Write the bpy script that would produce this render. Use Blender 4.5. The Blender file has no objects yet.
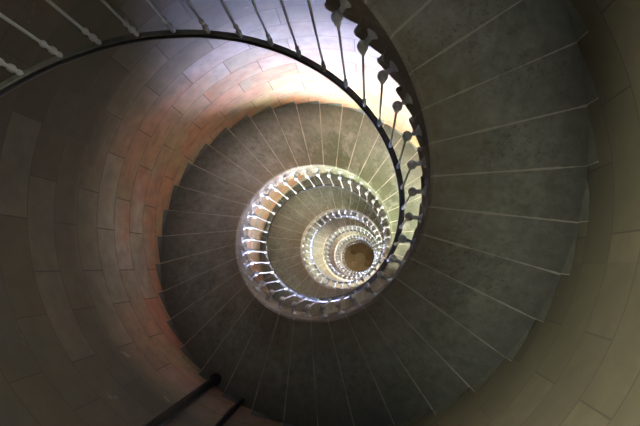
import bpy, math, random
from mathutils import Matrix, Vector
random.seed(4)
C = bpy.context.scene.collection
sc = bpy.context.scene
PI = math.pi

# ---------------------------------------------------------------- stair dimensions (metres)
N_TURN = 36.0546                 # steps in one full turn
S = 2 * PI / N_TURN              # angle of one step
RISE = 0.173653
TH0, Z0 = -3.03757, 1.001455     # angle and height of baluster 0
R_IN, R_OUT = 0.985, 1.972         # well edge, wall face
R_BAL = 0.892                    # balusters and handrail
H_RAIL = 1.125                   # rail underside above the baluster foot
R_WALL = 1.975
Z_FLOOR = -2.05
K_LOW, K_TOP = -17, 186          # first and last step index
Z_LAND = Z0 + RISE * (K_TOP + 1) + 0.16
Z_CEIL = Z_LAND + 3.0


def ang(u): return TH0 + S * u
def zat(u): return Z0 + RISE * u
def cyl(r, a, z): return (r * math.cos(a), r * math.sin(a), z)


# ---------------------------------------------------------------- helpers
def link_mesh(name, verts, faces, mat, parent=None, smooth=False, loc=None, rotz=0.0):
    me = bpy.data.meshes.new(name)
    me.from_pydata(verts, [], faces)
    me.update()
    if mat: me.materials.append(mat)
    if smooth:
        for p in me.polygons: p.use_smooth = True
    o = bpy.data.objects.new(name, me)
    C.objects.link(o)
    if loc: o.location = loc
    o.rotation_euler = (0, 0, rotz)
    if parent: o.parent = parent
    return o


def lathe(prof, n=14, axis='Z', off=(0, 0, 0)):
    """prof: (height, radius) pairs; closed surface of revolution."""
    vs, fs = [], []
    for h, r in prof:
        for i in range(n):
            a = 2 * PI * i / n
            p = (r * math.cos(a), r * math.sin(a), h)
            if axis == 'X': p = (h, r * math.cos(a), r * math.sin(a))
            vs.append((p[0] + off[0], p[1] + off[1], p[2] + off[2]))
    m = len(prof)
    for j in range(m - 1):
        for i in range(n):
            k = (i + 1) % n
            fs.append((j * n + i, j * n + k, (j + 1) * n + k, (j + 1) * n + i))
    fs.append(tuple(range(n - 1, -1, -1)))
    fs.append(tuple((m - 1) * n + i for i in range(n)))
    return vs, fs


def join(*parts):
    vs, fs = [], []
    for v, f in parts:
        b = len(vs)
        vs += v
        fs += [tuple(i + b for i in q) for q in f]
    return vs, fs


def moved(part, M):
    v, f = part
    return [tuple(M @ Vector(p)) for p in v], f


def structure(o): o['kind'] = 'structure'; return o


# ---------------------------------------------------------------- node helpers
class Nodes:
    def __init__(self, name):
        self.m = bpy.data.materials.new(name)
        self.m.use_nodes = True
        self.t = self.m.node_tree
        self.b = self.t.nodes['Principled BSDF']

    def n(self, kind, **kw):
        x = self.t.nodes.new(kind)
        for k, v in kw.items():
            if k.startswith('_'): setattr(x, k[1:], v)
            else: x.inputs[k.replace('__', ' ')].default_value = v
        return x

    def l(self, a, b): self.t.links.new(a, b)

    def math(self, op, a, b=None, c=None, clamp=False):
        x = self.t.nodes.new('ShaderNodeMath'); x.operation = op; x.use_clamp = clamp
        for i, v in enumerate((a, b, c)):
            if v is None: continue
            if isinstance(v, (int, float)): x.inputs[i].default_value = v
            else: self.l(v, x.inputs[i])
        return x.outputs[0]

    def mix(self, fac, a, b, blend='MIX'):
        x = self.t.nodes.new('ShaderNodeMix'); x.data_type = 'RGBA'; x.blend_type = blend
        for s, v in ((0, fac), (6, a), (7, b)):
            if isinstance(v, (int, float)): x.inputs[s].default_value = v
            elif isinstance(v, tuple): x.inputs[s].default_value = (*v, 1)
            else: self.l(v, x.inputs[s])
        return x.outputs[2]

    def ramp(self, fac, stops, interp='LINEAR'):
        x = self.t.nodes.new('ShaderNodeValToRGB'); x.color_ramp.interpolation = interp
        e = x.color_ramp.elements
        while len(e) < len(stops): e.new(0.5)
        for q, (p, c) in zip(e, stops):
            q.position = p
            q.color = (*c, 1) if isinstance(c, tuple) else (c, c, c, 1)
        self.l(fac, x.inputs[0])
        return x.outputs[0]

    def noise(self, vec, scale, detail=4, rough=0.55):
        x = self.n('ShaderNodeTexNoise', Scale=scale, Detail=detail, Roughness=rough)
        self.l(vec, x.inputs['Vector'])
        return x.outputs[0]

    def bump(self, h, strength=0.3, dist=0.01):
        x = self.n('ShaderNodeBump', Strength=strength, Distance=dist)
        self.l(h, x.inputs['Height'])
        self.l(x.outputs[0], self.b.inputs['Normal'])


# wall: large ashlar blocks in level courses, some pink or ochre
def wall_material():
    q = Nodes('ashlar_wall')
    uv = q.n('ShaderNodeUVMap', _uv_map='UVMap').outputs[0]
    pos = q.n('ShaderNodeNewGeometry').outputs['Position']
    br = q.n('ShaderNodeTexBrick', Scale=1.0)
    br.offset = 0.45
    br.inputs['Color1'].default_value = (0, 0, 0, 1)
    br.inputs['Color2'].default_value = (1, 1, 1, 1)
    br.inputs['Mortar'].default_value = (0.5, 0.5, 0.5, 1)
    br.inputs['Mortar Size'].default_value = 0.006
    br.inputs['Mortar Smooth'].default_value = 0.3
    br.inputs['Brick Width'].default_value = 0.74
    br.inputs['Row Height'].default_value = 0.36
    q.l(uv, br.inputs['Vector'])
    rnd = br.outputs['Color']; mor = br.outputs['Fac']
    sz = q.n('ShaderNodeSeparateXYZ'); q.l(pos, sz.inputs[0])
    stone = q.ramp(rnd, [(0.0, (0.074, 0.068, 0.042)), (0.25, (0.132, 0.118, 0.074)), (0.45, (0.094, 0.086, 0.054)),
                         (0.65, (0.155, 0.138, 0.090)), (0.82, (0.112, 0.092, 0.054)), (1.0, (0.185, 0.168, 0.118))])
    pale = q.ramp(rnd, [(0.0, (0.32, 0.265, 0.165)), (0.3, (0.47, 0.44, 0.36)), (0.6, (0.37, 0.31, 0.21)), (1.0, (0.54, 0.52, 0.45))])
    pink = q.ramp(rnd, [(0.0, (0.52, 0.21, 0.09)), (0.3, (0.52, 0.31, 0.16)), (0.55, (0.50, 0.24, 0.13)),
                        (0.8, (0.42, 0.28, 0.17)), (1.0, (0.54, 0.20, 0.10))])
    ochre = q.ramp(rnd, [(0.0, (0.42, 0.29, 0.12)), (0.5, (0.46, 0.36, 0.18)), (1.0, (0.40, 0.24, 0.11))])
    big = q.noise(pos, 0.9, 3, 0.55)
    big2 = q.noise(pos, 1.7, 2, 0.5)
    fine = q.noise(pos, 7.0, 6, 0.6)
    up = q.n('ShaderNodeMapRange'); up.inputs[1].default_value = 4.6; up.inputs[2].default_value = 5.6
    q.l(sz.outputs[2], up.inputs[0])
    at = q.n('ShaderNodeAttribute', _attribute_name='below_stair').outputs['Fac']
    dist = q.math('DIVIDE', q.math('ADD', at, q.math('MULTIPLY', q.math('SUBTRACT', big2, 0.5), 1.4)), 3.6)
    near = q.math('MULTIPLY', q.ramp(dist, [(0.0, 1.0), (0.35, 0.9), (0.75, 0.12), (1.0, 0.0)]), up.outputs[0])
    lit_pale = q.math('MULTIPLY', q.ramp(dist, [(0.0, 1.0), (0.6, 0.9), (1.0, 0.15)]), up.outputs[0])
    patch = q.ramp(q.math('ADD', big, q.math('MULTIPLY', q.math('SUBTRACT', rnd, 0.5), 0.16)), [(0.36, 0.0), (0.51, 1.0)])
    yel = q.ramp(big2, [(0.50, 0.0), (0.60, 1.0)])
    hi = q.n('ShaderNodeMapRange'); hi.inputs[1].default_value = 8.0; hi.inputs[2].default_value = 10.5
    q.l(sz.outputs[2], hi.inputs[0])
    lit_pale = q.math('MAXIMUM', lit_pale, hi.outputs[0])  # upper wall all pale too, so it bounces more light
    col = q.mix(lit_pale, stone, pale)  # window-lit brightness put into the stone colour; lower wall kept dark
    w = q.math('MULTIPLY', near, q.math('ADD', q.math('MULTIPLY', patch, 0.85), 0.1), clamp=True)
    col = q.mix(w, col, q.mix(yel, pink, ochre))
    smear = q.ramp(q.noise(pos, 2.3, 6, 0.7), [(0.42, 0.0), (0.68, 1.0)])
    col = q.mix(q.math('MULTIPLY', smear, 0.45), col, q.mix(lit_pale, (0.075, 0.068, 0.046), (0.20, 0.175, 0.12)))
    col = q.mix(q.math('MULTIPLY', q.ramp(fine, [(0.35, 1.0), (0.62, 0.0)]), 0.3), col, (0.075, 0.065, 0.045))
    spots = q.ramp(q.noise(pos, 3.1, 5, 0.7), [(0.67, 0.0), (0.71, 1.0)])
    col = q.mix(q.math('MULTIPLY', spots, 0.35), col, (0.40, 0.38, 0.32))
    col = q.mix(q.math('MULTIPLY', mor, 0.7), col, (0.06, 0.052, 0.04))
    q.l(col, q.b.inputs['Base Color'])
    q.b.inputs['Roughness'].default_value = 0.75
    h = q.math('SUBTRACT', q.math('MULTIPLY', fine, 0.5), mor)
    q.bump(h, 0.5, 0.01)
    return q.m


# steps: grey stone, pale mortar in the joints, a little algae near the well edge
def step_material():
    q = Nodes('grey_stone')
    uv = q.n('ShaderNodeUVMap', _uv_map='UVMap').outputs[0]
    sp = q.n('ShaderNodeSeparateXYZ'); q.l(uv, sp.inputs[0])
    edge, rad = sp.outputs[0], sp.outputs[1]         # metres from the nearest joint, metres from the axis
    pos = q.n('ShaderNodeNewGeometry').outputs['Position']
    n1 = q.noise(pos, 1.6, 5, 0.6); n2 = q.noise(pos, 14, 6, 0.65); n3 = q.noise(pos, 5.0, 3, 0.5)
    ob = q.n('ShaderNodeObjectInfo').outputs['Random']
    col = q.ramp(n1, [(0.25, (0.120, 0.137, 0.108)), (0.5, (0.235, 0.256, 0.210)), (0.75, (0.45, 0.475, 0.415))])
    col = q.mix(0.5, col, q.ramp(n2, [(0.3, (0.12, 0.13, 0.105)), (0.7, (0.43, 0.45, 0.39))]))
    col = q.mix(q.math('MULTIPLY', q.math('SUBTRACT', ob, 0.5), 0.35), col, (0.36, 0.35, 0.32))
    tan = q.ramp(q.math('ADD', rad, q.math('MULTIPLY', q.math('SUBTRACT', n3, 0.5), 0.35)), [(1.02, 1.0), (1.0, 1.0)])
    inner = q.n('ShaderNodeMapRange'); inner.inputs[1].default_value = 1.0; inner.inputs[2].default_value = 1.42
    inner.inputs[3].default_value = 1.0; inner.inputs[4].default_value = 0.0
    q.l(q.math('ADD', rad, q.math('MULTIPLY', q.math('SUBTRACT', n3, 0.5), 0.4)), inner.inputs[0])
    col = q.mix(q.math('MULTIPLY', inner.outputs[0], 0.6), col, (0.25, 0.19, 0.125))
    face = q.math('LESS_THAN', rad, R_IN + 0.0005)
    col = q.mix(q.math('MULTIPLY', face, 0.85), col, (0.135, 0.105, 0.072))
    arris = q.math('LESS_THAN', q.math('ADD', rad, q.math('MULTIPLY', q.math('SUBTRACT', n2, 0.5), 0.02)), 1.012)
    col = q.mix(q.math('MULTIPLY', q.math('MULTIPLY', arris, q.math('GREATER_THAN', rad, R_IN + 0.0005)), 0.35), col, (0.36, 0.35, 0.31))
    sz = q.n('ShaderNodeSeparateXYZ'); q.l(pos, sz.inputs[0])
    # algae where the damp gathers, on the sector towards -Y
    side = q.n('ShaderNodeMapRange'); side.inputs[1].default_value = 0.15; side.inputs[2].default_value = 0.9
    q.l(q.math('SUBTRACT', q.math('MULTIPLY', sz.outputs[0], 0.5), q.math('MULTIPLY', sz.outputs[1], 0.85)), side.inputs[0])
    wide = q.n('ShaderNodeMapRange'); wide.inputs[1].default_value = 1.15; wide.inputs[2].default_value = 1.75
    wide.inputs[3].default_value = 1.0; wide.inputs[4].default_value = 0.0
    q.l(q.math('ADD', rad, q.math('MULTIPLY', q.math('SUBTRACT', n1, 0.5), 0.9)), wide.inputs[0])
    damp = q.math('MULTIPLY', side.outputs[0], wide.outputs[0])
    hi = q.n('ShaderNodeMapRange'); hi.inputs[1].default_value = 6.5; hi.inputs[2].default_value = 8.0
    q.l(sz.outputs[2], hi.inputs[0])
    col = q.mix(q.math('MULTIPLY', q.math('MULTIPLY', damp, hi.outputs[0]), 0.8), col, (0.062, 0.085, 0.036))
    outer_dark = q.n('ShaderNodeMapRange'); outer_dark.inputs[1].default_value = 1.5; outer_dark.inputs[2].default_value = 1.95
    q.l(q.math('ADD', rad, q.math('MULTIPLY', q.math('SUBTRACT', n1, 0.5), 0.6)), outer_dark.inputs[0])
    col = q.mix(q.math('MULTIPLY', outer_dark.outputs[0], 0.7), col, (0.07, 0.072, 0.06))  # stone darkens towards the wall end, edge broken by noise
    # pale worn scuffs across the middle of the soffit
    scuff = q.math('MULTIPLY', q.ramp(q.noise(pos, 3.4, 6, 0.72), [(0.50, 0.0), (0.66, 1.0)]), q.math('SUBTRACT', 1.0, outer_dark.outputs[0]))
    col = q.mix(q.math('MULTIPLY', scuff, 0.45), col, (0.42, 0.42, 0.38))
    # dark speckle of lichen
    sp2 = q.math('MULTIPLY', q.ramp(q.noise(pos, 38, 5, 0.75), [(0.54, 0.0), (0.60, 1.0)]),
                 q.ramp(q.noise(pos, 2.2, 2, 0.5), [(0.47, 0.0), (0.60, 1.0)]))
    col = q.mix(q.math('MULTIPLY', sp2, 0.45), col, (0.07, 0.065, 0.055))
    wob = q.math('ADD', 0.0012, q.math('MULTIPLY', q.math('MAXIMUM', q.math('SUBTRACT', q.noise(pos, 3.6, 5, 0.7), 0.36), 0.0), 0.024))
    jn = q.math('LESS_THAN', edge, wob)
    col = q.mix(q.math('MULTIPLY', jn, 0.85), col, (0.52, 0.49, 0.42))
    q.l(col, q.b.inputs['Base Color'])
    q.b.inputs['Roughness'].default_value = 0.7
    q.bump(q.math('ADD', n2, q.math('MULTIPLY', jn, -0.6)), 0.35, 0.008)
    return q.m


def paint(name, col, rough, metal=0.0, scuff=None):
    q = Nodes(name)
    pos = q.n('ShaderNodeNewGeometry').outputs['Position']
    n = q.noise(pos, 22, 5, 0.6)
    c2 = scuff or tuple(x * 0.7 for x in col)
    q.l(q.mix(q.ramp(n, [(0.45, 0.0), (0.7, 1.0)]), col, c2), q.b.inputs['Base Color'])
    q.b.inputs['Roughness'].default_value = rough
    q.b.inputs['Metallic'].default_value = metal
    return q.m


def plain_stone(name, a, b, scale=3):
    q = Nodes(name)
    pos = q.n('ShaderNodeNewGeometry').outputs['Position']
    q.l(q.ramp(q.noise(pos, scale, 5, 0.6), [(0.3, a), (0.7, b)]), q.b.inputs['Base Color'])
    q.b.inputs['Roughness'].default_value = 0.8
    return q.m


def glass():
    q = Nodes('window_glass')
    t = q.t
    tr = t.nodes.new('ShaderNodeBsdfTransparent'); gl = t.nodes.new('ShaderNodeBsdfGlossy')
    gl.inputs['Roughness'].default_value = 0.05
    fr = t.nodes.new('ShaderNodeFresnel'); fr.inputs[0].default_value = 1.3
    mx = t.nodes.new('ShaderNodeMixShader')
    q.l(fr.outputs[0], mx.inputs[0]); q.l(tr.outputs[0], mx.inputs[1]); q.l(gl.outputs[0], mx.inputs[2])
    q.l(mx.outputs[0], t.nodes['Material Output'].inputs[0])
    return q.m


M_WALL = wall_material()
M_STEP = step_material()
M_IRON = paint('grey_painted_iron', (0.50, 0.53, 0.54), 0.28, 0.35, (0.44, 0.45, 0.44))
M_BAR = paint('dark_iron_bar', (0.20, 0.20, 0.17), 0.24, 0.2)
M_RAIL = paint('black_handrail', (0.007, 0.007, 0.007), 0.35)
M_PIPE = paint('black_pipe', (0.004, 0.004, 0.0045), 0.42)
M_FRAME = paint('window_frame_paint', (0.55, 0.55, 0.52), 0.5)
M_CEIL = plain_stone('ceiling_wood', (0.40, 0.27, 0.12), (0.50, 0.36, 0.18))
M_BOSS = plain_stone('ceiling_boss', (0.48, 0.36, 0.17), (0.55, 0.42, 0.22))
M_HOLE = plain_stone('dark_hook_plate', (0.26, 0.17, 0.07), (0.33, 0.22, 0.10))
M_FLOOR = plain_stone('floor_stone', (0.22, 0.20, 0.16), (0.30, 0.27, 0.22))
M_GLASS = glass()

# ---------------------------------------------------------------- the tower wall with its windows
NA, DZ = 144, 0.25
NZ = int(round((Z_CEIL + 0.6 - Z_FLOOR) / DZ))
DA = 2 * PI / NA
# (angle in degrees, sill height, height, width in columns)
WINDOWS = [
    (90.0, 7.00, 1.75, 18),
    (20.0, 11.75, 1.25, 10),
    (200.0, 14.25, 2.25, 12),
    (290.0, 16.25, 2.25, 12),
    (150.0, 20.00, 2.25, 12),
    (20.0, 24.00, 2.25, 12),
    (170.0, 26.75, 1.50, 10),
    (290.0, 28.75, 1.50, 10),
    (20.0, 30.25, 1.50, 10),
    (290.0, 34.50, 0.75, 7),
    (222.0, -1.30, 2.25, 10),  # unseen low window, added to light the soffits from below
    (320.0, -1.30, 1.00, 7),  # unseen low opening, added as fill for the left side
]
T_WALL = 0.45
holes = set()
rects = []
for deg, sill, hgt, wc in WINDOWS:
    c = int(round(math.radians(deg) / DA))
    i0 = c - wc // 2
    j0 = int(round((sill - Z_FLOOR) / DZ)); j1 = j0 + int(round(hgt / DZ))
    rects.append((i0, i0 + wc, j0, j1))
    for i in range(i0, i0 + wc):
        for j in range(j0, j1): holes.add((i % NA, j))


def build_wall():
    vs, fs, uvs = [], [], []
    idx = {}

    def V(i, j, r=R_WALL):
        k = (i % NA, j, r)
        if k not in idx:
            idx[k] = len(vs); vs.append(cyl(r, (i % NA) * DA, Z_FLOOR + j * DZ))
        return idx[k]
    for i in range(NA):
        for j in range(NZ):
            if (i, j) in holes: continue
            fs.append((V(i, j), V(i, j + 1), V(i + 1, j + 1), V(i + 1, j)))
            uvs.append([(a * DA * R_WALL, Z_FLOOR + b * DZ) for a, b in ((i, j), (i, j + 1), (i + 1, j + 1), (i + 1, j))])
    ro = R_WALL + T_WALL
    for i0, i1, j0, j1 in rects:                       # window reveals through the thickness of the wall
        def quad(a, b):
            fs.append((V(*a), V(*b), V(*b, ro), V(*a, ro)))
            ua = lambda p, d: (p[0] * DA * R_WALL + (d if a[0] == b[0] else 0), Z_FLOOR + p[1] * DZ + (d if a[1] == b[1] else 0))
            uvs.append([ua(a, 0), ua(b, 0), ua(b, T_WALL), ua(a, T_WALL)])
        for i in range(i0, i1):
            quad((i, j0), (i + 1, j0)); quad((i + 1, j1), (i, j1))
        for j in range(j0, j1):
            quad((i0, j + 1), (i0, j)); quad((i1, j), (i1, j + 1))
    o = link_mesh('wall_round', vs, fs, M_WALL)
    me = o.data
    uvl = me.uv_layers.new(name='UVMap')
    k = 0
    for u in uvs:
        for p in u:
            uvl.data[k].uv = p; k += 1
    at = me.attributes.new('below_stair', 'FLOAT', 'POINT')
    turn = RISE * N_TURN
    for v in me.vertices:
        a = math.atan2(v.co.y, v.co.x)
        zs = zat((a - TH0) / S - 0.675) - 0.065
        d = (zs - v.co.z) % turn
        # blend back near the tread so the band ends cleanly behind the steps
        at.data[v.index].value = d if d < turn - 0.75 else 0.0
    return structure(o)


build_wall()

# windows: iron frame with one pane each, set at the outer face
for n, (i0, i1, j0, j1) in enumerate(rects):
    a0, a1 = i0 * DA, i1 * DA
    z0, z1 = Z_FLOOR + j0 * DZ, Z_FLOOR + j1 * DZ
    am = (a0 + a1) / 2
    rr = R_WALL + T_WALL - 0.06
    hw = rr * math.sin((a1 - a0) / 2) - 0.002
    base = rr * math.cos((a1 - a0) / 2)
    zc = (z0 + z1) / 2; hh = (z1 - z0) / 2 - 0.002

    def box(x0, x1, y0, y1, za, zb):
        v = [(x, y, z) for x in (x0, x1) for y in (y0, y1) for z in (za, zb)]
        f = [(0, 1, 3, 2), (4, 6, 7, 5), (0, 4, 5, 1), (2, 3, 7, 6), (0, 2, 6, 4), (1, 5, 7, 3)]
        return v, f
    t = 0.045
    fr = join(box(0, .05, -hw, -hw + t, -hh, hh), box(0, .05, hw - t, hw, -hh, hh),
              box(0, .05, -hw + t, hw - t, -hh, -hh + t), box(0, .05, -hw + t, hw - t, hh - t, hh),
              box(.01, .04, -.012, .012, -hh + t, hh - t), box(.01, .04, -hw + t, hw - t, -.012, .012))
    o = link_mesh('window_%d' % (n + 1), *fr, M_FRAME, loc=(base * math.cos(am), base * math.sin(am), zc), rotz=am)
    structure(o)
    v = [(.025, -hw + t, -hh + t), (.025, hw - t, -hh + t), (.025, hw - t, hh - t), (.025, -hw + t, hh - t)]
    link_mesh('pane', v, [(0, 1, 2, 3)], M_GLASS, parent=o)
    # daylight portal: helps the sampling of the sky through this opening
    L = bpy.data.lights.new('window_daylight', 'AREA'); L.shape = 'RECTANGLE'
    L.size, L.size_y = 2 * hh, 2 * hw
    L.cycles.is_portal = True
    lo = bpy.data.objects.new('window_daylight', L); C.objects.link(lo)
    rb = base + 0.08
    d = Vector((-math.cos(am), -math.sin(am), 0))
    lo.location = (rb * math.cos(am), rb * math.sin(am), zc)
    zax = -d; xax = Vector((0, 0, 1)); yax = zax.cross(xax)
    lo.rotation_euler = Matrix((xax, yax, zax)).transposed().to_euler()

# ---------------------------------------------------------------- floor and ceiling
n = 72
structure(link_mesh('floor', [cyl(R_WALL + .02, 2 * PI * i / n, Z_FLOOR) for i in range(n)], [tuple(range(n))], M_FLOOR))
prof = []
for i in range(13):                                    # shallow dome
    r = R_WALL * (1 - i / 12)
    prof.append((Z_CEIL + 0.55 * math.sqrt(max(0, 1 - (r / R_WALL) ** 2)), max(r, 0.0005)))
vs, fs = [], []
for h, r in prof:
    vs += [cyl(r, 2 * PI * i / n, h) for i in range(n)]
for j in range(len(prof) - 1):
    for i in range(n):
        k = (i + 1) % n
        fs.append((j * n + i, (j + 1) * n + i, (j + 1) * n + k, j * n + k))
ceil = structure(link_mesh('ceiling', vs, fs, M_CEIL, smooth=True))
o = link_mesh('trim_1', *lathe([(Z_CEIL + .48, .02), (Z_CEIL + .46, .12), (Z_CEIL + .50, .30), (Z_CEIL + .56, .34)], 28), M_BOSS, smooth=True)
structure(o)
for k in range(4):
    a = 0.5 + k * PI / 2
    o = link_mesh('trim_%d' % (k + 2), *moved(lathe([(.41, .02), (.40, .13), (.46, .19), (.52, .2)], 20),
                  Matrix.Translation((.60 * math.cos(a), .60 * math.sin(a), Z_CEIL))), M_BOSS if k % 2 else M_HOLE, smooth=True)
    structure(o)

# ---------------------------------------------------------------- the stone steps
stair = bpy.data.objects.new('spiral_staircase', None); C.objects.link(stair)
stair.location = (0, 0, 0)
stair['label'] = 'grey stone spiral staircase winding up around the open well of the tower'
stair['category'] = 'staircase'


def step_mesh_data():
    """One step in its own frame: angle 0 = baluster i, height 0 = baluster foot i."""
    T = RISE + 0.16
    vs, fs, uv = [], [], []
    U0, U1 = 0.675, 1.675
    NU = 5

    def seat(r): return 0.0 if r < 1.92 else 1.0

    def zs(u, r):                                    # soffit height
        f = max(0.0, r - 1.0) / (R_OUT - 1.0)
        lift = -0.128 + 0.063 * f
        if r < 1.005: lift += 0.022 * (1.005 - r) / 0.02
        z = RISE * (u - U0) + lift
        if r > 1.956:
            w = 1.0
            z = (1 - w) * z + w * (RISE * 0.25 + lift)
        return z

    def ring(r):
        """closed profile at radius r -> list of (point, edge distance)"""
        n_o = 0.04 / (S * r)                         # nosing overhang as an angle fraction
        ur, ub = 0.254 + 0.04 / S, 1.254 + 0.04 / S  # riser planes
        pts = [(ur - n_o, T - 0.006), (ur - n_o, T - 0.05), (ur, T - 0.055), (ur, 0.14)]
        e = [1, 1, 1, 1]
        for i in range(NU + 1):
            u = U0 + (U1 - U0) * i / NU
            pts.append((u, zs(u, r)))
            e.append(S * r * min(u - U0, U1 - u))
        pts += [(ub, T - 0.02), (ub, T), (ur - n_o + .006 / (S * r), T)]
        e += [1, 1, 1]
        return [cyl(r - (0.013 if r == R_IN and z > T - 0.052 else 0), S * u, z) for u, z in pts], e
    rs = [R_IN, 1.005, 1.2, 1.4, 1.6, 1.8, 1.955, R_OUT]
    n = None
    rr, ee = [], []
    for r in rs:
        p, e = ring(r); n = len(p); vs += p
        ee.append(e); rr.append(r)
    E = [x for e in ee for x in e]
    Rv = [r for r in rr for _ in range(n)]
    for j in range(len(rs) - 1):
        for i in range(n):
            k = (i + 1) % n
            q = (j * n + i, (j + 1) * n + i, (j + 1) * n + k, j * n + k)
            fs.append(q); 
            soff = 4 <= i < 4 + NU
            uv.append([((E[v] if soff else 1.0), Rv[v]) for v in q])
    a = tuple(range(n - 1, -1, -1)); b = tuple((len(rs) - 1) * n + i for i in range(n))
    a = tuple(reversed(a)); b = tuple(reversed(b))
    fs += [a, b]; uv += [[(1.0, R_IN)] * n, [(1.0, 1.9)] * n]
    return vs, fs, uv


SV, SF, SUV = step_mesh_data()


def step_mesh(name, places):
    vs, fs, uv = [], [], []
    for a, z in places:
        b = len(vs); ca, sa = math.cos(a), math.sin(a)
        vs += [(x * ca - y * sa, x * sa + y * ca, q + z) for x, y, q in SV]
        fs += [tuple(i + b for i in f) for f in SF]
        uv += SUV
    o = link_mesh(name, vs, fs, M_STEP, parent=stair)
    l = o.data.uv_layers.new(name='UVMap'); k = 0
    for f in uv:
        for p in f: l.data[k].uv = p; k += 1
    return o


K_S0, K_S1 = 7, 107                                    # the hundred steps that show largest
first = step_mesh('step', [(0, 0)])
for i in range(K_S0, K_S1):
    o = first if i == K_S0 else first.copy()
    if i != K_S0:
        C.objects.link(o); o.parent = stair
    o.location = (0, 0, zat(i)); o.rotation_euler = (0, 0, ang(i))
rest = step_mesh('step', [(ang(i), zat(i)) for i in list(range(K_LOW, K_S0)) + list(range(K_S1, K_TOP))])
rest['kind'] = 'stuff'

# landing slab where the stair ends
LAND_N = 20
ub = ang(K_TOP) + S * (0.254 + 0.04 / S)
vs, fs = [], []
m = 40
for i in range(m + 1):
    a = ub + S * LAND_N * i / m
    for r, z in ((0.975, Z_LAND), (0.975, Z_LAND - .28), (R_OUT, Z_LAND - .28), (R_OUT, Z_LAND)):
        vs.append(cyl(r, a, z - RISE))
for i in range(m):
    for j in range(4):
        k = (j + 1) % 4
        fs.append((4 * i + j, 4 * i + k, 4 * i + 4 + k, 4 * i + 4 + j))
fs += [(3, 2, 1, 0), tuple(4 * m + j for j in range(4))]
o = link_mesh('landing', vs, fs, M_STEP, parent=stair)
l = o.data.uv_layers.new(name='UVMap')
for d in l.data: d.uv = (1.0, 1.5)

# ---------------------------------------------------------------- the railing
railing = bpy.data.objects.new('stair_railing', None); C.objects.link(railing)
railing['label'] = 'iron railing with black handrail and thin grey balusters along the inner edge of the stairs'
railing['category'] = 'railing'


def rail_height(u):                                    # follows the stair, level along the landing
    return zat(min(u, K_TOP + 0.6)) + H_RAIL


def sweep(prof, u0, u1, per=4):
    vs, fs = [], []
    n = len(prof); m = int((u1 - u0) * per)
    for i in range(m + 1):
        u = u0 + (u1 - u0) * i / m
        for r, z in prof: vs.append(cyl(R_BAL - 0.003 + r, ang(u), rail_height(u) + z))
    for i in range(m):
        for j in range(n):
            k = (j + 1) % n
            fs.append((i * n + j, (i + 1) * n + j, (i + 1) * n + k, i * n + k))
    fs += [tuple(range(n)), tuple(m * n + j for j in range(n - 1, -1, -1))]
    return vs, fs


U_A, U_B = K_LOW + 1, K_TOP + LAND_N
rail_prof = [(-.020, .012), (.020, .012), (.025, .022), (.025, .036), (.017, .049), (0, .054), (-.017, .049), (-.025, .036), (-.025, .022)]
hand = link_mesh('handrail', *sweep(rail_prof, U_A, U_B), M_RAIL, parent=railing, smooth=True)
hand['label'] = 'black rounded handrail'
bar = link_mesh('rail_bar', *sweep([(-.014, 0), (.014, 0), (.014, .0125), (-.014, .0125)], U_A, U_B), M_BAR, parent=hand)
bar['label'] = 'flat grey iron bar under the handrail'

ROD = lathe([(.08, .0076), (.60, .0072), (.970, .0070), (.974, .0105), (.984, .0145), (.994, .0145), (1.004, .0105), (1.008, .0078),
             (1.034, .0078), (1.040, .0115), (1.052, .0165), (1.068, .0165), (1.080, .0115), (1.085, .0080), (1.098, .0080),
             (1.104, .0125), (1.118, .0125), (H_RAIL + .002, .009)], 12)
BULB = lathe([(-.058, .004), (-.054, .011), (-.046, .0135), (-.040, .012), (-.036, .020), (-.022, .0285), (-.004, .0315), (.016, .0290),
              (.038, .0215), (.056, .0165), (.062, .0190), (.072, .0190), (.078, .0140), (.098, .0110), (.122, .0085)], 16)
ARM = lathe([(.010, .0125), (.034, .0125), (.040, .0165), (.050, .0165), (.055, .0130), (.062, .0150), (.074, .0240), (.083, .0350),
             (.088, .0400), (.0925, .0410)], 16, 'X')


def baluster_place(k):
    a = ang(k)
    z = zat(min(k, K_TOP + 0.6))
    return cyl(R_BAL, a, z), a


K_B0, K_B1 = -1, 99                                    # the hundred balusters that show largest
p, a = baluster_place(K_B0)
bal = link_mesh('baluster', *ROD, M_IRON, parent=railing, smooth=True, loc=p, rotz=a)
soc = link_mesh('socket', *BULB, M_IRON, parent=bal, smooth=True)
arm = link_mesh('bracket', *ARM, M_IRON, parent=bal, smooth=True)
for k in range(K_B0 + 1, K_B1):
    b = bal.copy(); C.objects.link(b); b.parent = railing
    p, a = baluster_place(k)
    b.location = p; b.rotation_euler = (0, 0, a)
    for ch in (soc, arm):
        c = ch.copy(); C.objects.link(c); c.parent = b
whole = join(ROD, BULB, ARM)
parts = []
for k in list(range(int(U_A), K_B0)) + list(range(K_B1, int(U_B))):
    p, a = baluster_place(k)
    parts.append(moved(whole, Matrix.Translation(p) @ Matrix.Rotation(a, 4, 'Z')))
far = link_mesh('baluster', *join(*parts), M_IRON, parent=railing, smooth=True)
far['kind'] = 'stuff'

# ---------------------------------------------------------------- two black pipes on the wall
def soffit_out(a):
    u = (a - TH0) / S
    return zat(u - 0.675) - 0.128 + 0.058


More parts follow.
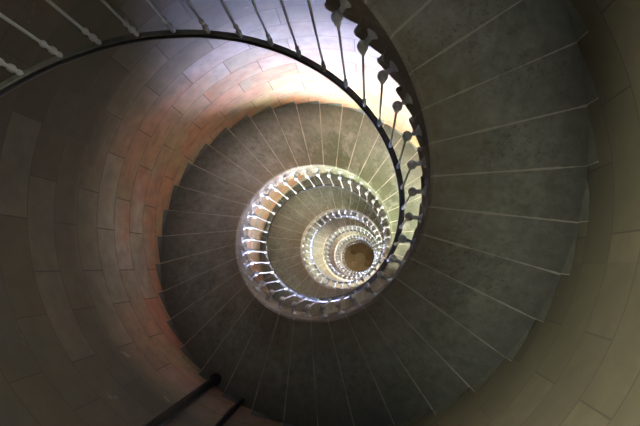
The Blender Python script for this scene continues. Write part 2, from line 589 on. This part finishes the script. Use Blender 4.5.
def pipe(name, deg, r, rad, label, flange):
    a = math.radians(deg)
    z1 = soffit_out(a)
    k = (a - TH0) / S - N_TURN
    z0 = zat(math.floor(k - 0.254 + 1)) + 0.16
    x, y, _ = cyl(r, a, 0)
    o = link_mesh(name, *lathe([(0, rad), (z1 - z0, rad)], 20), M_PIPE, smooth=False, loc=(x, y, z0), rotz=a)
    for pl in o.data.polygons: pl.use_smooth = len(pl.vertices) == 4
    o['label'] = label; o['category'] = 'pipe'; o['group'] = 'black pipes on the tower wall'
    if flange:
        link_mesh('flange', *lathe([(z1 - z0 - .07, rad + .003), (z1 - z0 - .06, rad + .02), (z1 - z0, rad + .022)], 20), M_PIPE, parent=o)
    return o


pipe('vertical_pipe', 106.6, 1.91, .040, 'thicker black pipe up the wall, ending in a flange under the stairs', True)
pipe('vertical_pipe', 96.0, 1.925, .024, 'thinner black pipe up the wall with no flange, to the right of the thick one', False)

# ---------------------------------------------------------------- daylight
w = bpy.data.worlds.new('daylight'); sc.world = w; w.use_nodes = True
bg = w.node_tree.nodes['Background']
wt = w.node_tree
tc = wt.nodes.new('ShaderNodeTexCoord'); sx = wt.nodes.new('ShaderNodeSeparateXYZ'); rp = wt.nodes.new('ShaderNodeValToRGB')
mr = wt.nodes.new('ShaderNodeMapRange'); mr.inputs[1].default_value = -1.0
wt.links.new(tc.outputs['Generated'], sx.inputs[0]); wt.links.new(sx.outputs[2], mr.inputs[0]); wt.links.new(mr.outputs[0], rp.inputs[0])
el_ = rp.color_ramp.elements                           # warm ground below the horizon, blue sky above
el_[0].position = 0.485; el_[0].color = (0.56, 0.545, 0.44, 1)
el_[1].position = 0.515; el_[1].color = (0.76, 0.82, 1.0, 1)
e3 = el_.new(0.75); e3.color = (0.44, 0.51, 1.0, 1)
wt.links.new(rp.outputs[0], bg.inputs[0])
bg.inputs[1].default_value = 17.0

# hazy sun: a broad bright glow low in the sky
L = bpy.data.lights.new('sun', 'SUN'); L.energy = 3.2; L.angle = math.radians(76); L.color = (0.62, 0.60, 1.0)
lo = bpy.data.objects.new('sun', L); C.objects.link(lo)
az, el = math.radians(79), math.radians(24)
to_sun = Vector((math.cos(az) * math.cos(el), math.sin(az) * math.cos(el), math.sin(el)))
lo.rotation_euler = to_sun.to_track_quat('Z', 'Y').to_euler()
lo.location = to_sun * 60

# ---------------------------------------------------------------- camera
cam = bpy.data.cameras.new('camera'); co = bpy.data.objects.new('camera', cam); C.objects.link(co)
cam.sensor_width = 36.0; cam.lens = 555.15 / 640 * 36.0
cam.clip_start = 0.02; cam.clip_end = 200
RT = Vector((0.96693926, -0.23935544, 0.08796274)); DN = Vector((0.23123631, 0.96841648, 0.09327)); FW = Vector((-0.10750925, -0.06984624, 0.99174758))
M = Matrix((RT, -DN, -FW)).transposed().to_4x4()
M.translation = (0.69584, 0.332854, 0.0)
co.matrix_world = M
sc.camera = co

sc.view_settings.view_transform = 'Standard'
sc.view_settings.look = 'None'
sc.view_settings.exposure = 3.05
sc.view_settings.gamma = 1.0
sc.view_settings.use_curve_mapping = False
sc.cycles.max_bounces = 14
sc.cycles.diffuse_bounces = 8
